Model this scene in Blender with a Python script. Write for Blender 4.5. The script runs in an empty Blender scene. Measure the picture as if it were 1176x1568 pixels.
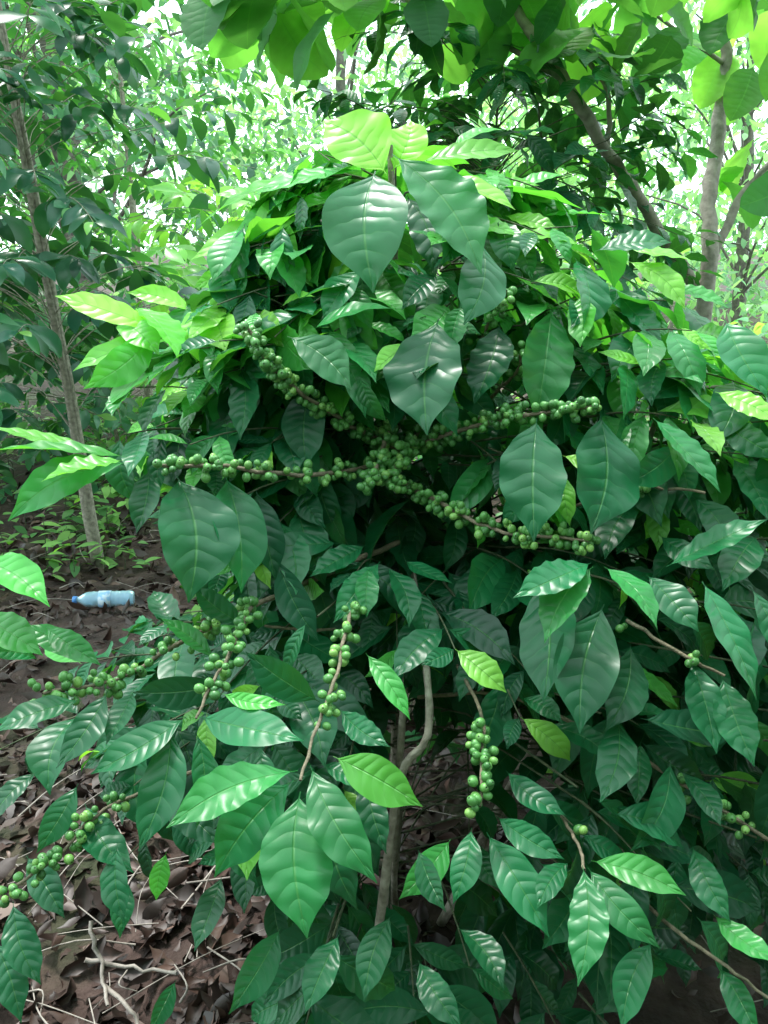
import bpy, math, numpy as np
from mathutils import Vector
rng=np.random.default_rng(7)
SC=bpy.context.scene
COL=SC.collection
# ------------------------------------------------------------ helpers
def P(u,v,t):
    a=(u-588)/1261; b=(784-v)/1261
    return np.array([a*t, t*(.951+.309*b), 1.5+t*(-.309+.951*b)])
def nrm(v): 
    v=np.asarray(v,float); return v/np.maximum(np.linalg.norm(v,axis=-1,keepdims=True),1e-9)
def link(o,parent=None):
    COL.objects.link(o)
    if parent: o.parent=parent
    return o
def empty(name,loc=(0,0,0)):
    e=bpy.data.objects.new(name,None); e.empty_display_size=.1; return link(e)
def mesh_obj(name,V,F,mat,parent=None,uv=None,col=None,smooth=True):
    V=np.asarray(V,np.float32); F=np.asarray(F,np.int32)
    me=bpy.data.meshes.new(name); k=F.shape[1]
    me.vertices.add(len(V)); me.vertices.foreach_set('co',V.ravel())
    me.loops.add(F.size); me.loops.foreach_set('vertex_index',F.ravel())
    me.polygons.add(len(F)); me.polygons.foreach_set('loop_start',np.arange(0,F.size,k,dtype=np.int32))
    me.polygons.foreach_set('loop_total',np.full(len(F),k,np.int32))
    me.update(calc_edges=True)
    if smooth: me.polygons.foreach_set('use_smooth',np.ones(len(F),bool))
    if uv is not None:
        l=me.uv_layers.new(name='UVMap'); l.data.foreach_set('uv',np.asarray(uv,np.float32)[F.ravel()].ravel())
    if col is not None:
        c=me.color_attributes.new('tone','FLOAT_COLOR','POINT'); c.data.foreach_set('color',np.asarray(col,np.float32).ravel())
    me.materials.append(mat); me.validate()
    return link(bpy.data.objects.new(name,me),parent)
# ------------------------------------------------------------ node helpers
class NT:
    def __init__(s,name):
        s.m=bpy.data.materials.new(name); s.m.use_nodes=True; s.t=s.m.node_tree; s.t.nodes.clear()
        s.out=s.n('ShaderNodeOutputMaterial')
    def n(s,ty,**kw):
        x=s.t.nodes.new(ty)
        for k,v in kw.items(): setattr(x,k,v)
        return x
    def l(s,a,b): s.t.links.new(a,b)
    def math(s,op,a,b=None,c=None):
        x=s.n('ShaderNodeMath',operation=op)
        for i,q in enumerate((a,b,c)):
            if q is None: continue
            if isinstance(q,(int,float)): x.inputs[i].default_value=q
            else: s.l(q,x.inputs[i])
        return x.outputs[0]
    def mix(s,f,a,b,ty='MIX'):
        x=s.n('ShaderNodeMixRGB',blend_type=ty)
        for i,q in enumerate((f,a,b)):
            if isinstance(q,(int,float)): x.inputs[i].default_value=q
            elif isinstance(q,tuple): x.inputs[i].default_value=(*q,1)
            else: s.l(q,x.inputs[i])
        return x.outputs[0]
    def ramp(s,f,stops):
        x=s.n('ShaderNodeValToRGB'); r=x.color_ramp
        while len(r.elements)<len(stops): r.elements.new(.5)
        for e,(p,c) in zip(r.elements,stops): e.position=p; e.color=(*c,1)
        s.l(f,x.inputs[0]); return x.outputs[0]
    def noise(s,scale,detail=4,vec=None):
        x=s.n('ShaderNodeTexNoise'); x.inputs['Scale'].default_value=scale; x.inputs['Detail'].default_value=detail
        if vec is None:
            g=s.n('ShaderNodeNewGeometry'); vec=g.outputs['Position']
        s.l(vec,x.inputs['Vector']); return x.outputs['Fac']
def leaf_mat(name,stops,rough=.3,trans=.3,tcol=(.30,.62,.06),veins=True,N=8,spec=.5,bump=.0013):
    k=NT(name); at=k.n('ShaderNodeAttribute',attribute_name='tone')
    sp=k.n('ShaderNodeSeparateColor'); k.l(at.outputs['Color'],sp.inputs[0])
    base=k.ramp(sp.outputs[0],stops)
    vv=k.math('MULTIPLY_ADD',sp.outputs[1],.6,.7)
    if veins: vv=k.math('MULTIPLY',k.math('MULTIPLY_ADD',k.noise(18,2),.8,.6),vv)
    cc=k.n('ShaderNodeCombineColor'); [k.l(vv,cc.inputs[i]) for i in range(3)]
    base=k.mix(1.0,base,cc.outputs[0],'MULTIPLY')
    p=k.n('ShaderNodeBsdfPrincipled')
    geo=k.n('ShaderNodeNewGeometry')
    if veins:
        uv=k.n('ShaderNodeUVMap'); s2=k.n('ShaderNodeSeparateXYZ'); k.l(uv.outputs[0],s2.inputs[0])
        w=k.math('MULTIPLY',k.math('ABSOLUTE',k.math('SUBTRACT',s2.outputs[0],.5)),2)
        nz=k.noise(28,1)
        jit=k.math('MULTIPLY',k.math('SUBTRACT',nz,.5),.9)
        ph=k.math('ADD',k.math('SUBTRACT',k.math('MULTIPLY',s2.outputs[1],N),k.math('MULTIPLY',k.math('POWER',w,1.4),1.1)),jit)
        ph=k.math('ADD',ph,k.math('MULTIPLY',sp.outputs[1],1.7))
        sn=k.math('ABSOLUTE',k.math('SINE',k.math('MULTIPLY',ph,math.pi)))
        vm=k.n('ShaderNodeMapRange'); k.l(sn,vm.inputs[0]); vm.inputs[1].default_value=.0; vm.inputs[2].default_value=.13; vm.inputs[3].default_value=.35; vm.inputs[4].default_value=0
        mm=k.n('ShaderNodeMapRange'); k.l(w,mm.inputs[0]); mm.inputs[1].default_value=.01; mm.inputs[2].default_value=.05; mm.inputs[3].default_value=.8; mm.inputs[4].default_value=0
        fade=k.math('SUBTRACT',1.0,k.math('POWER',w,1.6))
        vein=k.math('MAXIMUM',k.math('MULTIPLY',vm.outputs[0],fade),mm.outputs[0])
        base=k.mix(k.math('MULTIPLY',vein,.6),base,(.09,.27,.07))
        h=k.math('MULTIPLY',sn,k.math('MULTIPLY_ADD',fade,.9,.1))
        h=k.math('ADD',h,k.math('MULTIPLY',nz,1.6))
        h=k.math('SUBTRACT',h,k.math('MULTIPLY',mm.outputs[0],.6))
        bp=k.n('ShaderNodeBump'); bp.inputs['Strength'].default_value=.85; bp.inputs['Distance'].default_value=bump
        k.l(h,bp.inputs['Height']); k.l(bp.outputs[0],p.inputs['Normal'])
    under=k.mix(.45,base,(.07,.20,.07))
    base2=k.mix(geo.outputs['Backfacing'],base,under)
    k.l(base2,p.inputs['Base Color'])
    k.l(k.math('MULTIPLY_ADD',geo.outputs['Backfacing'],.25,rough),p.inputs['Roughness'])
    p.inputs['Specular IOR Level'].default_value=spec
    tr=k.n('ShaderNodeBsdfTranslucent')
    tc=k.mix(.5,k.mix(1.0,base,(6.,6.,2.5),'MULTIPLY'),tcol); 
    tc=k.mix(1.0,tc,k.ramp(sp.outputs[0],[(0,(.2,.28,.22)),(.5,(.55,.65,.45)),(1,(1,1,1))]),'MULTIPLY')
    k.l(tc,tr.inputs[0])
    ms=k.n('ShaderNodeMixShader'); ms.inputs[0].default_value=trans
    k.l(p.outputs[0],ms.inputs[1]); k.l(tr.outputs[0],ms.inputs[2]); k.l(ms.outputs[0],k.out.inputs[0])
    return k.m
M_COF=leaf_mat('coffee_leaf',[(0,(.006,.070,.030)),(.4,(.012,.145,.050)),(.7,(.06,.32,.05)),(1,(.25,.55,.07))],rough=.34,trans=.27,spec=.38)
M_COFB=leaf_mat('coffee_leaf_haze_tinted',[(0,(.014,.090,.060)),(.5,(.05,.20,.09)),(1,(.20,.42,.10))],rough=.30,trans=.35,veins=False)  # coffee leaf again, paler and bluer: distance haze painted into the colour
M_TEAK=leaf_mat('teak_leaf',[(0,(.03,.13,.05)),(.5,(.06,.22,.06)),(1,(.18,.40,.07))],rough=.5,trans=.45,tcol=(.40,.66,.14),N=10,spec=.3)
M_FAR=leaf_mat('distant_leaf_haze_tinted',[(0,(.045,.13,.09)),(.5,(.10,.24,.14)),(1,(.24,.40,.22))],rough=.5,trans=.36,tcol=(.42,.66,.36),veins=False,spec=.3)  # aerial haze painted in as lighter, greyer greens
M_WEED=leaf_mat('weed_leaf',[(0,(.06,.18,.06)),(1,(.22,.42,.12))],rough=.45,trans=.3,veins=False,spec=.3)
def bark_mat(name,c1,c2,sc=30):
    k=NT(name); p=k.n('ShaderNodeBsdfPrincipled'); n1=k.noise(sc,6)
    k.l(k.ramp(n1,[(.3,c1),(.7,c2)]),p.inputs['Base Color']); p.inputs['Roughness'].default_value=.8
    b=k.n('ShaderNodeBump'); b.inputs['Strength'].default_value=.6; b.inputs['Distance'].default_value=.004
    k.l(k.noise(sc*3,4),b.inputs['Height']); k.l(b.outputs[0],p.inputs['Normal']); k.l(p.outputs[0],k.out.inputs[0]); return k.m
M_BARK=bark_mat('coffee_bark',(.15,.13,.10),(.38,.34,.28),60)
M_TWIG=bark_mat('coffee_green_twig',(.03,.055,.024),(.09,.10,.05),80)
M_FRUITW=bark_mat('coffee_fruiting_wood',(.09,.085,.05),(.24,.19,.13),90)
M_TBARK=bark_mat('teak_bark',(.20,.17,.15),(.42,.36,.32),35)
M_DBARK=bark_mat('tree_bark',(.07,.06,.055),(.18,.16,.14),20)
def berry_mat():
    k=NT('coffee_berry'); at=k.n('ShaderNodeAttribute',attribute_name='tone'); sp=k.n('ShaderNodeSeparateColor'); k.l(at.outputs['Color'],sp.inputs[0])
    c=k.ramp(sp.outputs[0],[(0,(.045,.16,.04)),(.6,(.10,.29,.07)),(1,(.22,.42,.10))])
    c=k.mix(sp.outputs[2],c,(.03,.035,.02))
    p=k.n('ShaderNodeBsdfPrincipled'); k.l(c,p.inputs['Base Color']); p.inputs['Roughness'].default_value=.36
    k.l(p.outputs[0],k.out.inputs[0]); return k.m
M_BERRY=berry_mat()
# ------------------------------------------------------------ leaf batch
class Leaves:
    def __init__(s): s.r=[]
    def add(s,b,d,n,L,W,droop=.6,fold=.15,tone=.3,wave=.06):
        s.r.append((*b,*d,*n,L,W,droop,fold,tone,rng.random(),wave))
    def build(s,name,mat,parent=None,ns=18,nw=3,kind='coffee'):
        A=np.array(s.r); K=len(A)
        if K==0: return
        b=A[:,0:3]; d=nrm(A[:,3:6]); n=A[:,6:9]; n=n-(n*d).sum(1,keepdims=True)*d; n=nrm(n); sd=np.cross(d,n)
        L=A[:,9];W=A[:,10];dr=A[:,11];fo=A[:,12];to=A[:,13];rn=A[:,14];wv=A[:,15]
        S=np.linspace(0,1,ns); w=np.linspace(-1,1,2*nw+1)
        pet=.06; q=np.clip((S-pet)/(1-pet),0,1)
        if kind=='coffee':
            f=np.sin(np.pi*q**.97)**.86; tq=np.clip((q-.72)/.28,0,1); f=f*(1-.55*tq*tq*(3-2*tq)); f=f*(1-.25*np.clip((.2-q)/.2,0,1))
        elif kind=='teak':
            f=np.sin(np.pi*q**.80)**.62
        else: f=np.sin(np.pi*q)**.8
        f=np.maximum(f,.02)
        th=dr[:,None]*S[None]**1.3
        ds=1/(ns-1)
        X=np.concatenate([np.zeros((K,1)),np.cumsum(np.cos(th[:,:-1]),1)*ds],1)*L[:,None]
        Z=-np.concatenate([np.zeros((K,1)),np.cumsum(np.sin(th[:,:-1]),1)*ds],1)*L[:,None]
        bend=(np.sin(rn*91)*.08)[:,None]*np.sin(np.pi*S)[None]*L[:,None]
        c=b[:,None]+X[...,None]*d[:,None]+Z[...,None]*n[:,None]+bend[...,None]*sd[:,None]
        nl=np.sin(th)[...,None]*d[:,None]+np.cos(th)[...,None]*n[:,None]
        ww=np.abs(w)
        asym=1+.06*np.sin(rn*40)[:,None,None]*np.sign(w)[None,None]
        fr=(4.2+2.2*np.sin(rn*57))[:,None,None] if kind!='low' else 1
        ps=S[None,:,None]*2*np.pi*fr+rn[:,None,None]*6+np.sign(w)[None,None]*1.3
        off=f[None,:,None]*w[None,None]*W[:,None,None]*.5*asym*(1+.7*wv[:,None,None]*np.sin(ps*1.0+1.0)*(ww**3)[None,None])
        twist=(rn-.5)[:,None,None]*1.3*S[None,:,None]
        rf=f[None,:,None]*W[:,None,None]
        zz=rf*.5*(fo[:,None,None]*(ww**1.3)[None,None])+ wv[:,None,None]*rf*(ww**2)[None,None]*np.sin(ps)
        o2=off*np.cos(twist)-zz*np.sin(twist); zz=off*np.sin(twist)+zz*np.cos(twist); off=o2
        V=c[:,:,None]+off[...,None]*sd[:,None,None]+zz[...,None]*nl[:,:,None]
        nv=ns*(2*nw+1)
        i=np.arange(ns-1)[:,None]*(2*nw+1)+np.arange(2*nw)[None]
        Ft=np.stack([i,i+1,i+2*nw+2,i+2*nw+1],-1).reshape(-1,4)
        F=(Ft[None]+np.arange(K)[:,None,None]*nv).reshape(-1,4)
        uv=np.stack(np.broadcast_arrays(w[None,:]*.5+.5,q[:,None]),-1).reshape(-1,2); uv=np.tile(uv,(K,1))
        col=np.zeros((K,nv,4)); col[:,:,0]=to[:,None]; col[:,:,1]=rn[:,None]; col[...,3]=1
        return mesh_obj(name,V.reshape(-1,3),F,mat,parent,uv,col.reshape(-1,4))
class Tubes:
    def __init__(s,sides=7): s.V=[];s.F=[];s.k=0;s.sides=sides
    def add(s,path,r0,r1,sub=5,jit=0.0):
        p=np.array(path,float)
        if sub>1 and len(p)>2:
            q=np.vstack([2*p[0]-p[1],p,2*p[-1]-p[-2]]); o=[]
            for i in range(len(p)-1):
                for t in np.linspace(0,1,sub,endpoint=False):
                    a,b,c,e=q[i:i+4]
                    o.append(.5*(2*b+(c-a)*t+(2*a-5*b+4*c-e)*t*t+(3*b-a-3*c+e)*t**3))
            o.append(p[-1]); p=np.array(o)
        if jit: p[1:-1]+=rng.normal(0,jit,p[1:-1].shape)
        m=len(p); T=nrm(np.gradient(p,axis=0)); ref=np.array([.31,.2,.93]) if abs(T[0][2])<.8 else np.array([1,.1,0])
        a=nrm(np.cross(T,ref)); b=np.cross(T,a); r=np.linspace(r0,r1,m)*(1+rng.normal(0,.05,m))
        an=np.linspace(0,2*np.pi,s.sides,endpoint=False)
        V=p[:,None]+r[:,None,None]*(np.cos(an)[None,:,None]*a[:,None]+np.sin(an)[None,:,None]*b[:,None])
        i=np.arange(m-1)[:,None]*s.sides; j=np.arange(s.sides)[None]; j2=(j+1)%s.sides
        s.F.append(np.stack([i+j,i+j2,i+s.sides+j2,i+s.sides+j],-1).reshape(-1,4)+s.k)
        s.V.append(V.reshape(-1,3)); s.k+=m*s.sides
        return p
    def build(s,name,mat,parent=None):
        if s.V: return mesh_obj(name,np.vstack(s.V),np.vstack(s.F),mat,parent)
class Berries:
    def __init__(s): s.r=[]
    def cluster(s,c,axis,n,R=.0085,tone=.5):
        axis=nrm(axis); 
        for i in range(n):
            v=rng.normal(size=3); v=v-v.dot(axis)*axis; v=nrm(v)
            r=R*rng.uniform(.72,1.12)
            lay=rng.choice([1.05,1.5,2.3],p=[.4,.35,.25])
            s.r.append((*(c+v*R*lay*1.15+axis*rng.uniform(-1,1)*R*2.0),*nrm(v+axis*rng.uniform(-.4,.4)),r,np.clip(tone+rng.normal(0,.25),0,1)))
    def build(s,name,parent):
        A=np.array(s.r); K=len(A); nr,nt=8,12
        th=np.linspace(0.0,np.pi,nr+1); th[0]=.12; th=np.insert(th,1,.26); th[-1]=np.pi-.02
        ph=np.linspace(0,2*np.pi,nt,endpoint=False)
        z=np.cos(th)*1.12; z[0]=1.02; x=np.sin(th)
        T=np.stack([x[:,None]*np.cos(ph),x[:,None]*np.sin(ph),np.broadcast_to(z[:,None],(len(th),nt))],-1).reshape(-1,3)
        i=np.arange(len(th)-1)[:,None]*nt; j=np.arange(nt)[None]; j2=(j+1)%nt
        Ft=np.stack([i+j,i+nt+j,i+nt+j2,i+j2],-1).reshape(-1,4)
        d=nrm(A[:,3:6]); a=nrm(np.cross(d,[.3,.2,.9])); b=np.cross(d,a)
        V=A[:,None,0:3]+A[:,6][:,None,None]*(T[None,:,0:1]*a[:,None]+T[None,:,1:2]*b[:,None]+T[None,:,2:3]*d[:,None])
        F=(Ft[None]+np.arange(K)[:,None,None]*len(T)).reshape(-1,4)
        col=np.zeros((K,len(T),4)); col[...,0]=A[:,7][:,None]; col[...,3]=1; col[:,:nt,2]=1
        return mesh_obj(name,V.reshape(-1,3),F,M_BERRY,parent,None,col.reshape(-1,4))
UP=np.array([0,0,1.])
def spray(lv,tb,base,dr,length,npairs,L,tone=.3,sag=.25,r=.0022,droop=(.1,.9),wr=.38,young=.25,ok=None):
    dr=nrm(dr); side=nrm(np.cross(dr,UP)+1e-6); pts=[base+dr*length*t-UP*sag*length*t*t for t in np.linspace(0,1,5)]
    tmax=0
    for i in range(npairs):
        t=.15+.85*i/max(npairs-1,1); p=base+dr*length*t-UP*sag*length*t*t
        last=i==npairs-1
        for sg in (-1,1):
            fw=.55 if not last else 1.1
            d=sg*side*(1 if i%2==0 else .75)+dr*fw+np.array([0,0,-1])*rng.uniform(*droop)+rng.normal(0,.22,3)
            if i%2==1: d=d+UP*sg*.25
            l=L*rng.uniform(.65,1.25)*(.7 if last else 1); to=tone+rng.normal(0,.12)
            if last and rng.random()<young: to=rng.uniform(.6,1.)
            n=UP*1.0+dr*.5+rng.normal(0,.3,3)
            if ok and not (ok(p) and ok(p+nrm(d)*l*.6)): continue
            tmax=max(tmax,t)
            lv.add(p,d,n,l,l*wr*rng.uniform(.85,1.2),rng.uniform(.2,1.2),rng.uniform(.0,.4),np.clip(to,0,1),rng.uniform(.02,.07))
    if tmax>.2: 
        m=[q for q,t in zip(pts,np.linspace(0,1,5)) if t<=tmax+.05]
        if len(m)>2: tb.add(m,r,r*.45,sub=2)
    return tmax
def shrub(name,loc,H,R,nspray,L,mat,tone=.25,ns=8,nw=1,zmin=.2,young=.25,npairs=5,ok=None,lean=(0,0),kind='low',stems=2,bark=None):
    e=empty(name); lv=Leaves(); tb=Tubes(5); loc=np.array([*loc,0.])
    for s in range(stems):
        o=rng.normal(0,.05,2)*(s>0)
        tb.add([loc+[o[0],o[1],-.03],loc+[o[0]*2+lean[0]*.4,o[1]*2+lean[1]*.4,H*.45],loc+[o[0]+lean[0],o[1]+lean[1],H*.97]],.009*H,.003,jit=.005)
    for i in range(nspray):
        z=H*rng.uniform(zmin,.98); k=(z/H-zmin)/(1-zmin); az=rng.uniform(0,2*np.pi)
        Rz=R*np.sqrt(max(0.04,1-max(0,(k-.35)/.72)**2))
        ax=loc+np.array([lean[0]*z/H,lean[1]*z/H,0]); out=np.array([math.cos(az),math.sin(az),0])
        rr=Rz*rng.uniform(.25,.85); b=ax+out*rr+UP*(z)
        dr=out+UP*rng.uniform(-.15,.55)*(.6+k)
        if spray(lv,tb,b,dr,rng.uniform(.6,1.1)*max(R*.45,L*1.3),npairs,L,tone+.25*k*rng.random(),young=young,ok=ok)>.1:
            tb.add([ax+UP*max(.05,z-rr*.5),ax+out*rr*.5+UP*(z-rr*.15),b],.0025,.0016,sub=3)
    tb.build('stems',bark or M_BARK,e); lv.build('leaves',mat,e,ns,nw,kind)
    return e
# ------------------------------------------------------------ main coffee plant
plant=empty('coffee_plant')
lv=Leaves(); hero=Leaves(); tb=Tubes(8); tg=Tubes(6); tf=Tubes(8); bb=Berries()
H=[ # base u,v,t  tip u,v,t  width_ratio tone normal(0 facing,1 up) 
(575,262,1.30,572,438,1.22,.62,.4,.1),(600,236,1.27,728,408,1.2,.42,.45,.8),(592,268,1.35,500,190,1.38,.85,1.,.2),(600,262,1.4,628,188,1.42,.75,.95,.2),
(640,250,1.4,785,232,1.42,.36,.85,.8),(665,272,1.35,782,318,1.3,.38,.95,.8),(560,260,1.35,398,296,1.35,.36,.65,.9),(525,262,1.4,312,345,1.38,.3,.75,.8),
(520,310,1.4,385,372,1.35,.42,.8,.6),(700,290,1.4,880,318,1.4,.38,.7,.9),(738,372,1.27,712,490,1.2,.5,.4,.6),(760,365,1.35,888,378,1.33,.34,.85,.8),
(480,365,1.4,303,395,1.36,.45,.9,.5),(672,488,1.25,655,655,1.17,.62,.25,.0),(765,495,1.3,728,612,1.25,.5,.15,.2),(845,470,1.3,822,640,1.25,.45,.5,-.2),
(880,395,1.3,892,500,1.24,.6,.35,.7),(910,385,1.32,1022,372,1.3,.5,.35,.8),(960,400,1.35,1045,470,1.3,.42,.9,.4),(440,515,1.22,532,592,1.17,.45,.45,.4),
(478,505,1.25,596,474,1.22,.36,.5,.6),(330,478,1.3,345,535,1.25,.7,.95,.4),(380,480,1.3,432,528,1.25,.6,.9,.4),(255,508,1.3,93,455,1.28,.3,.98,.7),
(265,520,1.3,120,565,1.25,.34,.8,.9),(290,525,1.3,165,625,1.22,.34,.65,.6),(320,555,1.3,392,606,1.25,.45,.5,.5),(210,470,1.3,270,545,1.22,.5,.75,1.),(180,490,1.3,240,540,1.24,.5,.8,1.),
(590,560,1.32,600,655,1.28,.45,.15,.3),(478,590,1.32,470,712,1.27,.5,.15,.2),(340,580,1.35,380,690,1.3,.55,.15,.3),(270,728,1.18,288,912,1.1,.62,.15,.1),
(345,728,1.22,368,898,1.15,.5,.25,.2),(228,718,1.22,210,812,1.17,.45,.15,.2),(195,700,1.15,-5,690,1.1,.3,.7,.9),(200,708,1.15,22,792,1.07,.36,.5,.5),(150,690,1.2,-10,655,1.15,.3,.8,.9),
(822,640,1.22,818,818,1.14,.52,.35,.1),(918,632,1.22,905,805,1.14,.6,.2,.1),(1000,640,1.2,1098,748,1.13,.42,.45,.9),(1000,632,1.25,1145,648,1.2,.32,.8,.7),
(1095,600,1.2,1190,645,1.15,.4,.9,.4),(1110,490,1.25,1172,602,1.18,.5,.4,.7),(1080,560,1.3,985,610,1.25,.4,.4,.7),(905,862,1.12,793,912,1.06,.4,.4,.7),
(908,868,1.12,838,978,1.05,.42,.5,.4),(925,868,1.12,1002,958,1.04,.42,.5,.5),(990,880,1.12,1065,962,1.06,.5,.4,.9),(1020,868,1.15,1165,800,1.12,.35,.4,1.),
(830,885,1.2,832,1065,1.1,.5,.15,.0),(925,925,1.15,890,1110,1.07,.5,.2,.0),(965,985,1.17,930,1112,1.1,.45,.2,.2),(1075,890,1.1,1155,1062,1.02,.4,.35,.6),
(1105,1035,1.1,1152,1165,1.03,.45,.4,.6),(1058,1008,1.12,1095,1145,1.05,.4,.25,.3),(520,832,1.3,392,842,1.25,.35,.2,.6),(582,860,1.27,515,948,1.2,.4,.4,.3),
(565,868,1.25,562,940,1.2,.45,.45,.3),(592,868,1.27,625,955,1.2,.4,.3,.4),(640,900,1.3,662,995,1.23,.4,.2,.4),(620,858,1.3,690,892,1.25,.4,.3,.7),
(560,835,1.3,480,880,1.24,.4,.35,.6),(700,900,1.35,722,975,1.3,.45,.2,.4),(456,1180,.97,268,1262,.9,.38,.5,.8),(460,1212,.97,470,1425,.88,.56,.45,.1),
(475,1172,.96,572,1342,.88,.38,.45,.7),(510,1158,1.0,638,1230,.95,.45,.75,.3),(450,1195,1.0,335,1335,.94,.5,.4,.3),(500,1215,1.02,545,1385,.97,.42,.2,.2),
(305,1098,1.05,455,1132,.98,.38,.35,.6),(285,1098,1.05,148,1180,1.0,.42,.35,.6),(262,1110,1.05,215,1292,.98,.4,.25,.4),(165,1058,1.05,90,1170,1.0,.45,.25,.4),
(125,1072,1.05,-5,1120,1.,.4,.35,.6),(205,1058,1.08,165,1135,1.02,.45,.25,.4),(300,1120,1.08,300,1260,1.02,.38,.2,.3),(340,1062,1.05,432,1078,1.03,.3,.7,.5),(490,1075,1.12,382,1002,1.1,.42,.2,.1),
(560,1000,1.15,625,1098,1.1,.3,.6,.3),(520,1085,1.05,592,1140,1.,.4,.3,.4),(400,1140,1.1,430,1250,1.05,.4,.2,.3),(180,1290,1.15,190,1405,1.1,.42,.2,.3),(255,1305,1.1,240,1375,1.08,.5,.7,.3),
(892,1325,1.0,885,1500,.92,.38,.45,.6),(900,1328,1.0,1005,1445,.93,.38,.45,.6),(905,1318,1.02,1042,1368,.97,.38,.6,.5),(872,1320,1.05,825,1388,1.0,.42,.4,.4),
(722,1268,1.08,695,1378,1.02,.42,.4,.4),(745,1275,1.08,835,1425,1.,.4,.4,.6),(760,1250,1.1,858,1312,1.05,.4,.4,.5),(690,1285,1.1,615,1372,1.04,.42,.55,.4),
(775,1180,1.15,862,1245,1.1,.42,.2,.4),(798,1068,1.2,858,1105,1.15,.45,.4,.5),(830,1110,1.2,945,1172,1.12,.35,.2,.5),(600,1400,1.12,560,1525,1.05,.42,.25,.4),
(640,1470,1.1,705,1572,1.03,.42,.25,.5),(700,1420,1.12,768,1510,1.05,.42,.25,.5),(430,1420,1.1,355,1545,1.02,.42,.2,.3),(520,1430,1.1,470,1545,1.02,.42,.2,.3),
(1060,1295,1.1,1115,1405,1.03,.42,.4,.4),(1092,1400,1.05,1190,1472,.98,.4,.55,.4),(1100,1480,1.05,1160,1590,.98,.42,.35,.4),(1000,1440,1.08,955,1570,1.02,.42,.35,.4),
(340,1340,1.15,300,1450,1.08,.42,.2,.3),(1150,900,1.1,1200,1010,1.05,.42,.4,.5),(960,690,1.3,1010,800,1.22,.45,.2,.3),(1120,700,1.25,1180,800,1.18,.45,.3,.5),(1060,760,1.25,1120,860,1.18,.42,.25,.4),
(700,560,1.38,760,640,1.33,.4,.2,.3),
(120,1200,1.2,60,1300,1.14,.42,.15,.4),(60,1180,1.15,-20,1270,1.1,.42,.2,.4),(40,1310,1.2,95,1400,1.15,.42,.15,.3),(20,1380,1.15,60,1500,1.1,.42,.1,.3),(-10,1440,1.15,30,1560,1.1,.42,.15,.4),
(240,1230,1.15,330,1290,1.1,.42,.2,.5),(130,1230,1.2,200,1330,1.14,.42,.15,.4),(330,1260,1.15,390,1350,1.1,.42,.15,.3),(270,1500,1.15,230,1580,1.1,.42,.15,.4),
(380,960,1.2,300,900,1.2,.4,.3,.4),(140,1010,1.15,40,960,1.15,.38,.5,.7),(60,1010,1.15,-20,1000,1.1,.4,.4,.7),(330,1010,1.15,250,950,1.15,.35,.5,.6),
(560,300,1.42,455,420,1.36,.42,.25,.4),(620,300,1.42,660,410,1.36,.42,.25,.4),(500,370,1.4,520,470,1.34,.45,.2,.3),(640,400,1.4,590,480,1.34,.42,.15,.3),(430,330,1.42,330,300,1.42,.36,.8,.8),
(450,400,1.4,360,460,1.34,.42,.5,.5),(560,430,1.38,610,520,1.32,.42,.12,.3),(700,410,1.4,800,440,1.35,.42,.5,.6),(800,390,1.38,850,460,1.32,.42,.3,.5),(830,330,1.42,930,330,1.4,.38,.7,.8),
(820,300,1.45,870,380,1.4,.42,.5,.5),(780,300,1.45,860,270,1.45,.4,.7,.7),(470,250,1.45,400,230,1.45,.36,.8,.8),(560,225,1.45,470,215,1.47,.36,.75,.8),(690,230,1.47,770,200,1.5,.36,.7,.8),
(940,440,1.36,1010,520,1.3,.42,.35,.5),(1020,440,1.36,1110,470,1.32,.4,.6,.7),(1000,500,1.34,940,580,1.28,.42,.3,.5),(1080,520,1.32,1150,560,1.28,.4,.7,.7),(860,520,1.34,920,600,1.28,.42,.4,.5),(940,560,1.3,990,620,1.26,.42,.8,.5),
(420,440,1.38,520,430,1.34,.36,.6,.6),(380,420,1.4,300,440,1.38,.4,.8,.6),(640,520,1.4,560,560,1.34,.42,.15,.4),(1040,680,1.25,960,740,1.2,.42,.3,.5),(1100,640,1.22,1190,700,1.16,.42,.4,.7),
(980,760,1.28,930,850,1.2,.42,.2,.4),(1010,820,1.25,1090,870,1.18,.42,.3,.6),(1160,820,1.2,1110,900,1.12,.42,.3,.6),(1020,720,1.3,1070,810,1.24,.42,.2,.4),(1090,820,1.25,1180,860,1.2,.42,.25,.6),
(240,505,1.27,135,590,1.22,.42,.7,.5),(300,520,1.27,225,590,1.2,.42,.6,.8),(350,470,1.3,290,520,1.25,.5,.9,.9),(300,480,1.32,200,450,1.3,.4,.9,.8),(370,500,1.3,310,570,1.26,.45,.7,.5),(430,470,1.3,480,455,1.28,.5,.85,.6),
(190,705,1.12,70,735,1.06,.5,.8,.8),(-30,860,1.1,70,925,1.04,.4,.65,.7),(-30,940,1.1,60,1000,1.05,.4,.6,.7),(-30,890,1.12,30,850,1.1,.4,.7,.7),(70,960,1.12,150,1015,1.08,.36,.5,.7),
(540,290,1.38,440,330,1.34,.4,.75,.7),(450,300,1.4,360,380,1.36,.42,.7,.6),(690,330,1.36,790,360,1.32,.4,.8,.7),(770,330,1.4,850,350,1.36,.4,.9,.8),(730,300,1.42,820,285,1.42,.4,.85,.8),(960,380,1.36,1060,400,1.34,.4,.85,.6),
(1040,500,1.3,1100,540,1.26,.4,.9,.6),(990,560,1.27,920,540,1.27,.4,.85,.7),(640,1300,1.06,680,1390,1.0,.42,.3,.4),(560,1180,1.1,590,1300,1.04,.4,.25,.3),(940,1230,1.12,1010,1300,1.06,.42,.3,.5),(1040,1180,1.12,1100,1260,1.06,.42,.3,.5)]
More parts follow.
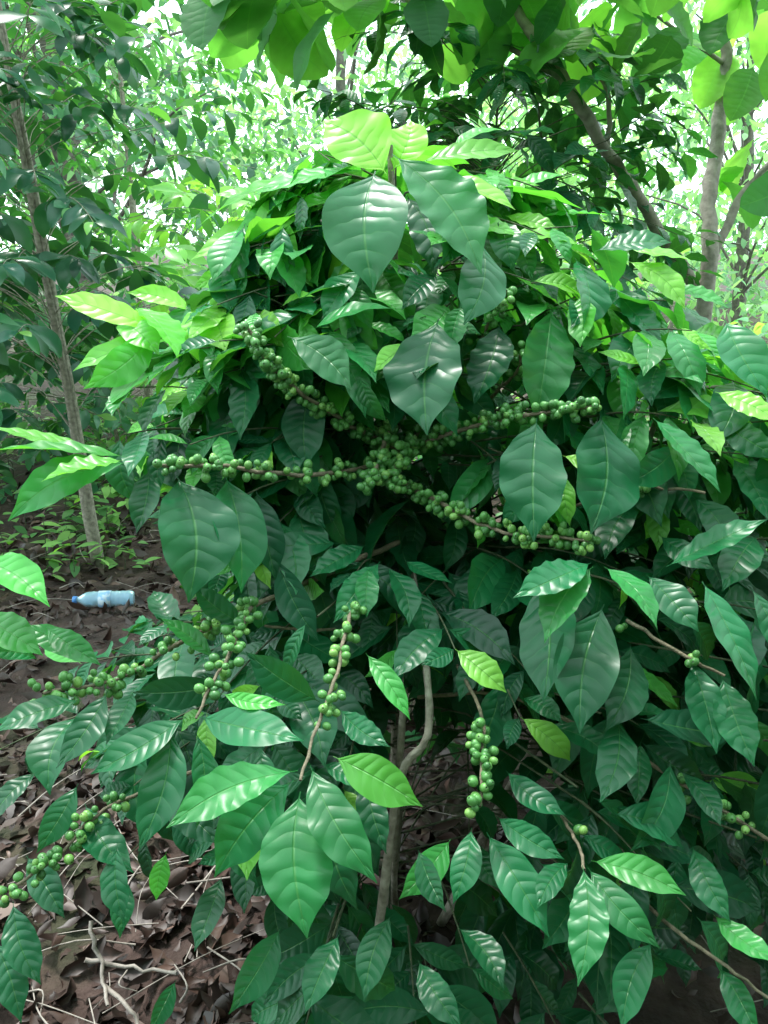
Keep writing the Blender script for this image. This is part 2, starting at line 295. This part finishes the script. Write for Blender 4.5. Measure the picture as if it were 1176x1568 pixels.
for (bu,bv,bt,tu,tv,tt,wr,tone,nu) in H:
    b=P(bu,bv,bt); q=P(tu,tv,tt); L=np.linalg.norm(q-b)*1.07
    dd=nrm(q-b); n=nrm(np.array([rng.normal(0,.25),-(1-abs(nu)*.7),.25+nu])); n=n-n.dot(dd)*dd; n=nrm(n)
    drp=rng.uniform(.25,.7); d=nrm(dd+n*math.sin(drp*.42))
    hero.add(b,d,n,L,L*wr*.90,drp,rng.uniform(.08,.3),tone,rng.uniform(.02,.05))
def front(z): return .78+max(0.,z-.8)*.82
stem=np.array([0.02,1.52,0.])
tb.add([[.0,1.5,-.05],[.03,1.53,.5],[.02,1.5,1.0],[.03,1.5,1.35],[.01,1.52,1.66]],.017,.005,jit=.003)
tb.add([[-.03,1.3,-.05],P(550,1575,1.35),P(580,1420,1.3),P(612,1195,1.22),P(655,1125,1.2),P(650,1000,1.26),P(630,860,1.45)],.008,.005)
tb.add([[.05,1.5,-.05],[.02,1.3,.3],P(615,1120,1.28),P(625,1000,1.4)],.007,.005)
tb.add([[.1,1.5,-.05],[.35,1.5,.6],[.5,1.55,1.1],[.55,1.6,1.4]],.012,.004,jit=.003)
BR=[([(612,690,1.40),(500,628,1.28),(420,565,1.22),(378,500,1.20)],.004,.0022,(.08,.97),18,10),
([(615,705,1.38),(480,728,1.26),(350,715,1.18),(235,712,1.15)],.004,.0025,(.12,.97),15,7),
([(612,690,1.40),(720,655,1.30),(800,636,1.24),(915,622,1.20)],.004,.0022,(.1,.97),15,9),
([(600,730,1.40),(665,765,1.29),(770,815,1.22),(905,828,1.16)],.004,.0022,(.2,1.),14,9),
([(600,640,1.40),(585,690,1.30),(570,742,1.26)],.004,.003,(.0,1.),9,12),
([(640,660,1.40),(615,700,1.30),(600,742,1.28)],.004,.003,(.1,1.),8,12),
([(615,880,1.35),(545,930,1.2),(516,1030,1.08),(490,1100,1.02),(460,1195,.95)],.003,.002,(.2,.76),8,7),
([(610,830,1.42),(430,910,1.25),(300,970,1.18),(180,1040,1.12),(65,1062,1.06)],.005,.002,(.45,1.),10,7),
([(385,930,1.2),(350,1000,1.1),(300,1100,1.03)],.003,.002,(.0,.75),6,8),
([(682,985,1.36),(735,1085,1.15),(738,1150,1.1),(735,1235,1.05)],.003,.0018,(.5,1.),7,8),
([(640,1068,1.36),(780,1065,1.28),(960,1150,1.2),(1060,1210,1.15),(1190,1295,1.12)],.0035,.0025,(.72,1.),6,5),
([(300,1180,1.25),(160,1240,1.18),(90,1310,1.15),(15,1362,1.1)],.003,.002,(.3,1.),8,7),
([(720,560,1.42),(750,490,1.32),(775,445,1.27)],.003,.002,(.2,1.),6,7),
([(740,620,1.42),(790,570,1.30),(800,540,1.27)],.003,.002,(.2,1.),4,6),
([(860,1250,1.15),(888,1300,1.05),(895,1332,1.0)],.0025,.0018,(.3,.5),1,2),
([(600,960,1.4),(480,965,1.3),(405,958,1.28)],.003,.002,(.5,.6),0,0),
([(950,1350,1.2),(1030,1420,1.1),(1100,1470,1.05),(1190,1540,1.0)],.003,.002,(.5,.6),0,0),
([(960,950,1.2),(1040,1000,1.12),(1110,1035,1.1)],.003,.002,(.0,.6),2,4),
([(870,780,1.3),(960,745,1.25),(1080,755,1.2)],.0025,.002,(.4,.6),3,4),
]
BC=[]
for pth,r0,r1,(a,c),ncl,nb in BR:
    pts=np.array([P(*q) for q in pth]); pp=tf.add(pts,r0,r1,sub=6,jit=.0012)
    if ncl:
        for t in np.linspace(a,c,ncl):
            t=np.clip(t+rng.normal(0,.012),0,1)
            i=t*(len(pp)-1); j=min(int(i),len(pp)-2); p=pp[j]+(pp[j+1]-pp[j])*(i-j); BC.append(p)
            bb.cluster(p,pp[j+1]-pp[j],max(2,int(nb+rng.integers(-4,4))),.0063,rng.uniform(.35,.65))
BC=np.array(BC)
def ok(p):
    x,y,z=p
    if y<front(z)+(.07 if z<1.2 else .0): return False
    if z<.12: return False
    if x<-.2 and z<.50-(x+.2)*.4: return False
    if x<-.33 and .84<z<1.12: return False
    if abs(x-.06)<.06 and .5<z<.85 and y<1.33: return False
    if x<-.40 and z>1.12: return False
    if z>1.3 and (x<-.09-(1.74-z)*.72 or x>.08+(1.74-z)*1.35): return False
    g=np.abs(BC-p)
    if ((g[:,0]<.045)&(g[:,2]<.045)&(y<BC[:,1]+.01)).any(): return False
    return True
acc=0
while acc<680:
    z=rng.uniform(.2,1.62); core=False
    if acc>400: z=rng.uniform(1.1,1.66)
    if acc>560: z=rng.uniform(.6,1.3); core=True
    az=rng.uniform(0,2*np.pi); out=np.array([math.cos(az),math.sin(az),0])
    if out[1]>.3 and rng.random()<.75: continue
    R=.80*math.sqrt(max(.03,1-((z-.75)/1.0)**2)) if z>.75 else .8
    R*= (1.3 if out[0]>0 else .66) if abs(out[0])>.3 else 1.
    rr=R*rng.uniform(.2 if z<1.2 else .05,.85); b=stem+out*rr+UP*z
    if core: b=np.array([rng.uniform(-.2,.75),rng.uniform(1.33,1.62),z]); rr=.1
    k=z/1.6
    if not ok(b): continue
    acc+=1
    top=400<acc<=560
    if spray(lv,tg,b,out+UP*rng.uniform(-.1,.35+.4*k),rng.uniform(.16,.30),5,.125,.14+.7*max(0,k-.6)+(.22 if top else 0),young=.1+.3*k+(.3 if top else 0),droop=(.2,1.1),ok=ok)>.1:
        if acc%3==0 and z<1.2 and not core: tg.add([stem+UP*max(.1,z-rr*.35),stem+out*rr*.5+UP*(z-rr*.1),b],.0024,.0018,sub=3)
        elif acc%3==0: tg.add([b-out*min(rr,.12)-UP*.05,b-out*min(rr,.05)-UP*.01,b],.002,.002,sub=2)
tb.build('stems',M_BARK,plant); tg.build('branches',M_TWIG,plant); tf.build('fruiting_branches',M_FRUITW,plant)
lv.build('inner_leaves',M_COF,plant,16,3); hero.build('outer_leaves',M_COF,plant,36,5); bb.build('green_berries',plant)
# ------------------------------------------------------------ other plants
shrub('coffee_plant',(1.05,2.0),1.22,.65,120,.13,M_COF,tone=.4,ns=12,nw=2,young=.7,kind='coffee',ok=lambda q:q[1]>1.35 and q[0]>.3)
shrub('coffee_plant',(.38,3.05),2.14,.74,230,.13,M_COF,tone=.12,ns=10,nw=2,young=.1,kind='coffee',ok=lambda q:q[1]>2.2 and q[2]>.8,bark=M_TWIG)
shrub('coffee_plant',(1.9,3.5),1.1,.7,80,.13,M_COFB,tone=.6,young=.6)
shrub('coffee_tree',(-1.39,3.75),3.3,.75,150,.15,M_COFB,tone=.12,zmin=.3,lean=(-.2,0))
shrub('coffee_tree',(-2.3,4.6),3.6,.95,180,.15,M_COFB,tone=.2,zmin=.15)
shrub('coffee_tree',(-1.0,5.6),1.9,.9,90,.15,M_COFB,tone=.8,zmin=.1)
shrub('coffee_tree',(-1.9,6.6),4.2,1.1,150,.15,M_COFB,tone=.35,zmin=.1)
shrub('coffee_tree',(-3.6,6.2),4.8,1.3,170,.16,M_COFB,tone=.3,zmin=.1)
shrub('coffee_tree',(-2.7,5.4),1.3,.9,90,.14,M_COFB,tone=.3,zmin=.05)
shrub('coffee_tree',(-1.75,5.3),1.1,.7,70,.14,M_COFB,tone=.4,zmin=.05)
shrub('coffee_tree',(-.2,5.0),1.3,.8,60,.14,M_COFB,tone=.5,zmin=.1)
shrub('coffee_tree',(3.0,5.0),1.5,.9,80,.14,M_COFB,tone=.6,zmin=.1)
shrub('coffee_tree',(1.2,6.0),1.6,.9,60,.14,M_COFB,tone=.6,zmin=.1)
# ------------------------------------------------------------ teak tree
teak=empty('teak_tree'); tt=Tubes(10); tl=Leaves()
tt.add([[1.22,3.32,-.05],P(1080,445,3.25),P(1086,300,3.25),P(1100,200,3.25),P(1112,100,3.2),P(1095,-20,3.1),P(1080,-200,3.1)],.036,.018,jit=.004)
tt.add([P(1070,450,3.3),P(990,322,2.9),P(930,232,2.6),P(860,120,2.45),P(800,30,2.4),P(740,-120,2.4)],.024,.013,jit=.004)
tt.add([P(1080,420,3.25),P(1130,310,3.25),P(1180,250,3.2),P(1300,120,3.1)],.018,.010,jit=.004)
tt.add([P(930,232,2.6),P(925,130,2.55),P(830,20,2.5),P(700,-60,2.5)],.010,.005,jit=.003)
tt.add([P(860,120,2.45),P(700,30,2.5),P(560,-20,2.5),P(420,-60,2.5)],.009,.004)
tt.add([P(1112,100,3.2),P(1000,20,3.0),P(900,-60,2.8)],.009,.004)
for i in range(340):
    y=rng.uniform(2.25,3.4); sx=rng.uniform(-.18,.52)
    lo=.235 if sx<.2 else .19
    if sx>.36: lo=.06
    sl=lo+(rng.random()**1.3)*(.42-lo)
    if .33<sx<.46 and sl<.25:
        if rng.random()<.6: continue
        y=rng.uniform(3.4,3.8)
    if .08<sx<.33 and sl<.28: y=rng.uniform(2.6,3.4)
    x=sx*y; z=1.5+y*sl
    az=rng.uniform(0,6.28); d=np.array([math.cos(az),math.sin(az),rng.uniform(-1.4,.0)])
    L=rng.uniform(.15,.25); tl.add((x,y,z),d,UP+rng.normal(0,.35,3)+np.array([0,-.2,0]),L,L*rng.uniform(.64,.8),rng.uniform(.1,1.),.15,rng.uniform(.0,1),.03)
    if i%3==0 and sl>.25: tt.add([(x,y,z),(x+rng.normal(0,.05),y+rng.normal(0,.05),z+.12),(x+rng.normal(0,.1),y+rng.normal(0,.1),z+.3)],.003,.005,sub=3)
tt.build('trunk_and_limbs',M_TBARK,teak); tl.build('leaves',M_TEAK,teak,16,4,'teak')
# ------------------------------------------------------------ background trees
def bigtree(name,loc,H,R,ncl,nleaf,ls,tone,mat,z0=.25,r=.12):
    e=empty(name); t=Tubes(8); l=Leaves(); loc=np.array([*loc,0.])
    top=loc+[rng.normal(0,.3),rng.normal(0,.3),H*.9]; mid=(loc+top)/2+rng.normal(0,.15,3)
    t.add([loc-UP*.1,mid,top],r,r*.25,jit=.01)
    for i in range(ncl):
        az=rng.uniform(0,6.28); k=rng.uniform(z0,1); rad=R*math.sqrt(max(.05,1-((k-.6)/.55)**2))*rng.uniform(.2,1)
        c=loc+np.array([math.cos(az)*rad,math.sin(az)*rad,H*k]); a=loc+(top-loc)*max(.15,k-.25)
        if i%3==0: t.add([a,(a*.6+c*.4)+UP*.3+rng.normal(0,.1,3),(a*.25+c*.75)+UP*.2+rng.normal(0,.15,3),c],r*.2,r*.03,sub=3)
        cs=R*rng.uniform(.14,.28); n=int(nleaf*rng.uniform(.6,1.3)); tn=np.clip(tone+rng.normal(0,.25),0,1)
        pp=c+rng.normal(0,1,(n,3))*[cs,cs,cs*.6]
        for p in pp: l.add(p,rng.normal(0,1,3)-[0,0,.5],UP+rng.normal(0,.5,3),ls*rng.uniform(.7,1.3),ls*.45,.4,.1,np.clip(tn+rng.normal(0,.1),0,1),0)
    t.build('trunk_and_limbs',M_DBARK,e); l.build('leaves',mat,e,4,1,'low'); return e
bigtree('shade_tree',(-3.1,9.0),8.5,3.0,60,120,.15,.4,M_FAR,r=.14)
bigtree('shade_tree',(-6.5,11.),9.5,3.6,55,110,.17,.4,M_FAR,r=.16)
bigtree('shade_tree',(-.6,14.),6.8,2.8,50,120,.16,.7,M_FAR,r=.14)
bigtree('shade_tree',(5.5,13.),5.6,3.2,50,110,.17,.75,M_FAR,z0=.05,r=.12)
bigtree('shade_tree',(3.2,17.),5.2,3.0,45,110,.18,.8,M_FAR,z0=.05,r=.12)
for q in ((-3.2,-3.2),(.2,-3.8),(3.4,-3.0),(5.6,.2)):   # unseen trees added behind the camera to block sky light on front leaves
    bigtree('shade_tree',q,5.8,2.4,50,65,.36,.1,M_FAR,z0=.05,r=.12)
l=Leaves()
for i in range(160):
    x=rng.uniform(-17,17); y=rng.uniform(17,23); z=rng.uniform(0,5.0+1.2*math.sin(x*.7)-(1.5 if x>-2 else 0)); tn=rng.uniform(.2,.9)
    for p in np.array([x,y,z])+rng.normal(0,1,(80,3))*[.8,.8,.55]: l.add(p,rng.normal(0,1,3),UP+rng.normal(0,.5,3),.26*rng.uniform(.7,1.4),.14,.3,.1,tn,0)
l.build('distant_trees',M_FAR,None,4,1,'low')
# ------------------------------------------------------------ ground
g=np.sign(np.linspace(-1,1,161))*(np.abs(np.linspace(-1,1,161))**3.2)*150
X,Y=np.meshgrid(g,g+2); 
Z=.02*np.sin(X*5.1+1)*np.cos(Y*4.3)+.012*np.sin(X*13+Y*9)+.008*np.sin(Y*23-X*17); Z*=np.exp(-((X**2+(Y-2)**2)/400))
n=161; i=np.arange(n-1)[:,None]*n+np.arange(n-1)[None]
k=NT('soil'); p=k.n('ShaderNodeBsdfPrincipled'); p.inputs['Roughness'].default_value=.95
c=k.ramp(k.noise(9,8),[(.3,(.022,.013,.010)),(.55,(.055,.032,.026)),(.75,(.11,.07,.06))])
c=k.mix(k.ramp(k.noise(1.5,6),[(.52,(0,0,0)),(.66,(.35,.35,.35))]),c,(.05,.11,.03)); k.l(c,p.inputs['Base Color'])
bp=k.n('ShaderNodeBump'); bp.inputs['Distance'].default_value=.02; k.l(k.noise(30,8),bp.inputs['Height']); k.l(bp.outputs[0],p.inputs['Normal']); k.l(p.outputs[0],k.out.inputs[0])
mesh_obj('ground',np.stack([X,Y,Z],-1).reshape(-1,3),np.stack([i,i+1,i+n+1,i+n],-1).reshape(-1,4),k.m)
def gz(x,y): return .02*math.sin(x*5.1+1)*math.cos(y*4.3)+.012*math.sin(x*13+y*9)+.008*math.sin(y*23-x*17)
k=NT('dry_leaf'); at=k.n('ShaderNodeAttribute',attribute_name='tone'); sp=k.n('ShaderNodeSeparateColor'); k.l(at.outputs['Color'],sp.inputs[0]); p=k.n('ShaderNodeBsdfPrincipled')
k.l(k.ramp(sp.outputs[0],[(0,(.022,.012,.010)),(.4,(.055,.029,.022)),(.75,(.13,.072,.055)),(1,(.30,.22,.18))]),p.inputs['Base Color']); p.inputs['Roughness'].default_value=.5; k.l(p.outputs[0],k.out.inputs[0]); M_DRY=k.m
l=Leaves()
for i in range(6000):
    x=rng.uniform(-2.8,2.2); y=rng.uniform(.6,5.5); 
    if i<2400: x=rng.uniform(-1.2,.3); y=rng.uniform(.9,2.4)
    elif i<4000: x=rng.uniform(-2.4,-.5); y=rng.uniform(2.2,4.5)
    az=rng.uniform(0,6.28); L=rng.uniform(.03,.11)
    l.add((x,y,gz(x,y)+rng.uniform(.0,.025)),(math.cos(az),math.sin(az),rng.normal(0,.3)),UP*rng.choice([-1,1])+rng.normal(0,.45,3),L,L*rng.uniform(.25,.5),rng.uniform(-1.5,2.2),rng.uniform(-.6,1.2),np.clip(rng.beta(1.4,3.4),0,1),.15)
l.build('leaf_litter',M_DRY,None,8,1,'coffee')
t=Tubes(5)
for i in range(230):
    x=rng.uniform(-2.2,1.2); y=rng.uniform(.8,4.5); az=rng.uniform(0,6.28); L=rng.uniform(.08,.4); dx,dy=math.cos(az)*L,math.sin(az)*L; r=rng.uniform(.001,.003)
    if i>160: x=rng.uniform(-1.,0.); y=rng.uniform(1.,2.)
    t.add([(x,y,gz(x,y)+.03),(x+dx*.5+rng.normal(0,.02),y+dy*.5+rng.normal(0,.02),.045),(x+dx,y+dy,.03)],r,r*.5,sub=4)
for a in ([(140,1410,1.7),(155,1480,1.68),(165,1540,1.62)],[(130,1470,1.7),(190,1482,1.7),(270,1490,1.68)],[(160,1510,1.66),(200,1550,1.62),(215,1590,1.6)]):
    t.add([P(*q) for q in a],.005,.0035,jit=.003)
t.build('fallen_twigs',M_TBARK)
l=Leaves(); t=Tubes(5)
for i in range(760):
    x=rng.uniform(-3.6,2.5); y=rng.uniform(3.4,8) if rng.random()<.6 else rng.uniform(2.4,3.8)
    if abs(x+1.2)<.35 and 2.2<y<3.6: continue
    if x>-.9 and y<3: continue
    h=rng.uniform(.06,.28)
    for j in range(rng.integers(6,14)):
        az=rng.uniform(0,6.28); L=rng.uniform(.05,.12); d=(math.cos(az),math.sin(az),rng.uniform(-.3,.7)); l.add((x+rng.normal(0,.06),y+rng.normal(0,.06),h*rng.uniform(.2,1)),d,UP+rng.normal(0,.2,3),L,L*.42,.7,.1,rng.random(),.03)
    t.add([(x,y,-.02),(x+.01,y,h*.6),(x+rng.normal(0,.03),y,h)],.003,.0015,sub=2)
e=empty('undergrowth'); l.build('leaves',M_WEED,e,7,1,'low'); t.build('stalks',M_TWIG,e)
# ------------------------------------------------------------ bottle
def lathe(prof,nt=40):
    a=np.linspace(0,2*np.pi,nt,endpoint=False); p=np.array(prof)
    V=np.stack([np.broadcast_to(p[:,0:1],(len(p),nt)),p[:,1:2]*np.cos(a),p[:,1:2]*np.sin(a)],-1).reshape(-1,3)
    i=np.arange(len(p)-1)[:,None]*nt; j=np.arange(nt)[None]; j2=(j+1)%nt
    return V,np.stack([i+j,i+j2,i+nt+j2,i+nt+j],-1).reshape(-1,4)
bot=empty('plastic_bottle')
k=NT('pet_plastic'); p=k.n('ShaderNodeBsdfPrincipled'); p.inputs['Base Color'].default_value=(.50,.76,.95,1); p.inputs['Roughness'].default_value=.12; p.inputs['Transmission Weight'].default_value=.55; p.inputs['IOR'].default_value=1.3; k.l(p.outputs[0],k.out.inputs[0]); MP=k.m
k=NT('bottle_cap_plastic'); p=k.n('ShaderNodeBsdfPrincipled'); p.inputs['Base Color'].default_value=(.08,.25,.6,1); p.inputs['Roughness'].default_value=.4; k.l(p.outputs[0],k.out.inputs[0]); MC=k.m
k=NT('bottle_label'); p=k.n('ShaderNodeBsdfPrincipled'); k.l(k.ramp(k.noise(40,2),[(.45,(.25,.45,.7)),(.55,(.55,.65,.75))]),p.inputs['Base Color']); k.l(p.outputs[0],k.out.inputs[0]); ML=k.m
prof=[(.125,.001),(.125,.022),(.122,.030),(.112,.033)]
for q in np.linspace(.10,-.055,24): prof.append((q,.0335+.0012*math.sin(q*260)))
prof+=[(-.065,.033),(-.08,.028),(-.093,.020),(-.102,.0135),(-.112,.0125),(-.125,.0125)]
V,F=lathe(prof); mesh_obj('body',V,F,MP,bot)
V,F=lathe([(-.111,.0128),(-.111,.0158),(-.127,.0155),(-.129,.013),(-.129,.001)]); mesh_obj('cap',V,F,MC,bot)
V,F=lathe([(.03,.0355),(.03,.0358),(-.02,.0358),(-.02,.0355)]); mesh_obj('label',V,F,ML,bot)
bot.location=P(160,921,3.52); bot.location.z=.06; bot.rotation_euler=(.4,0.03,math.radians(8))
# ------------------------------------------------------------ light & world
w=bpy.data.worlds.new('World'); SC.world=w; w.use_nodes=True; nt=w.node_tree; nt.nodes.clear()
o=nt.nodes.new('ShaderNodeOutputWorld'); bg=nt.nodes.new('ShaderNodeBackground'); sk=nt.nodes.new('ShaderNodeTexSky'); sk.sky_type='NISHITA'; sk.sun_disc=False
EL,AZ=math.radians(66),math.radians(-30)
sk.sun_elevation=EL; sk.sun_rotation=AZ; sk.dust_density=4; sk.air_density=1.5
mx=nt.nodes.new('ShaderNodeMixRGB'); mx.inputs[2].default_value=(23,28,28.5,1)
tc=nt.nodes.new('ShaderNodeTexCoord'); nz=nt.nodes.new('ShaderNodeTexNoise'); nz.inputs['Scale'].default_value=2; nz.inputs['Detail'].default_value=6
mr=nt.nodes.new('ShaderNodeMapRange'); mr.inputs[1].default_value=.3; mr.inputs[2].default_value=.6; mr.inputs[3].default_value=.6; mr.inputs[4].default_value=.95
nt.links.new(tc.outputs['Generated'],nz.inputs[0]); nt.links.new(nz.outputs['Fac'],mr.inputs[0]); nt.links.new(mr.outputs[0],mx.inputs[0]); nt.links.new(sk.outputs[0],mx.inputs[1]); nt.links.new(mx.outputs[0],bg.inputs[0])
bg.inputs[1].default_value=.15; nt.links.new(bg.outputs[0],o.inputs[0])
sd=bpy.data.lights.new('sun','SUN'); sd.energy=5; sd.angle=math.radians(10); sd.color=(1,.98,.93); so=bpy.data.objects.new('sun',sd); link(so)
v=Vector((math.sin(AZ)*math.cos(EL),math.cos(AZ)*math.cos(EL),math.sin(EL))); so.rotation_euler=v.to_track_quat('Z','Y').to_euler()
cd=bpy.data.cameras.new('camera'); cam=bpy.data.objects.new('camera',cd); link(cam); cam.location=(0,0,1.5); cam.rotation_euler=(math.radians(72),0,0)
cd.sensor_fit='HORIZONTAL'; cd.sensor_width=36; cd.lens=36*1261/1176; cd.clip_end=600; cd.clip_start=.02
SC.camera=cam
SC.view_settings.view_transform='Standard'; SC.view_settings.look='None'; SC.view_settings.exposure=0
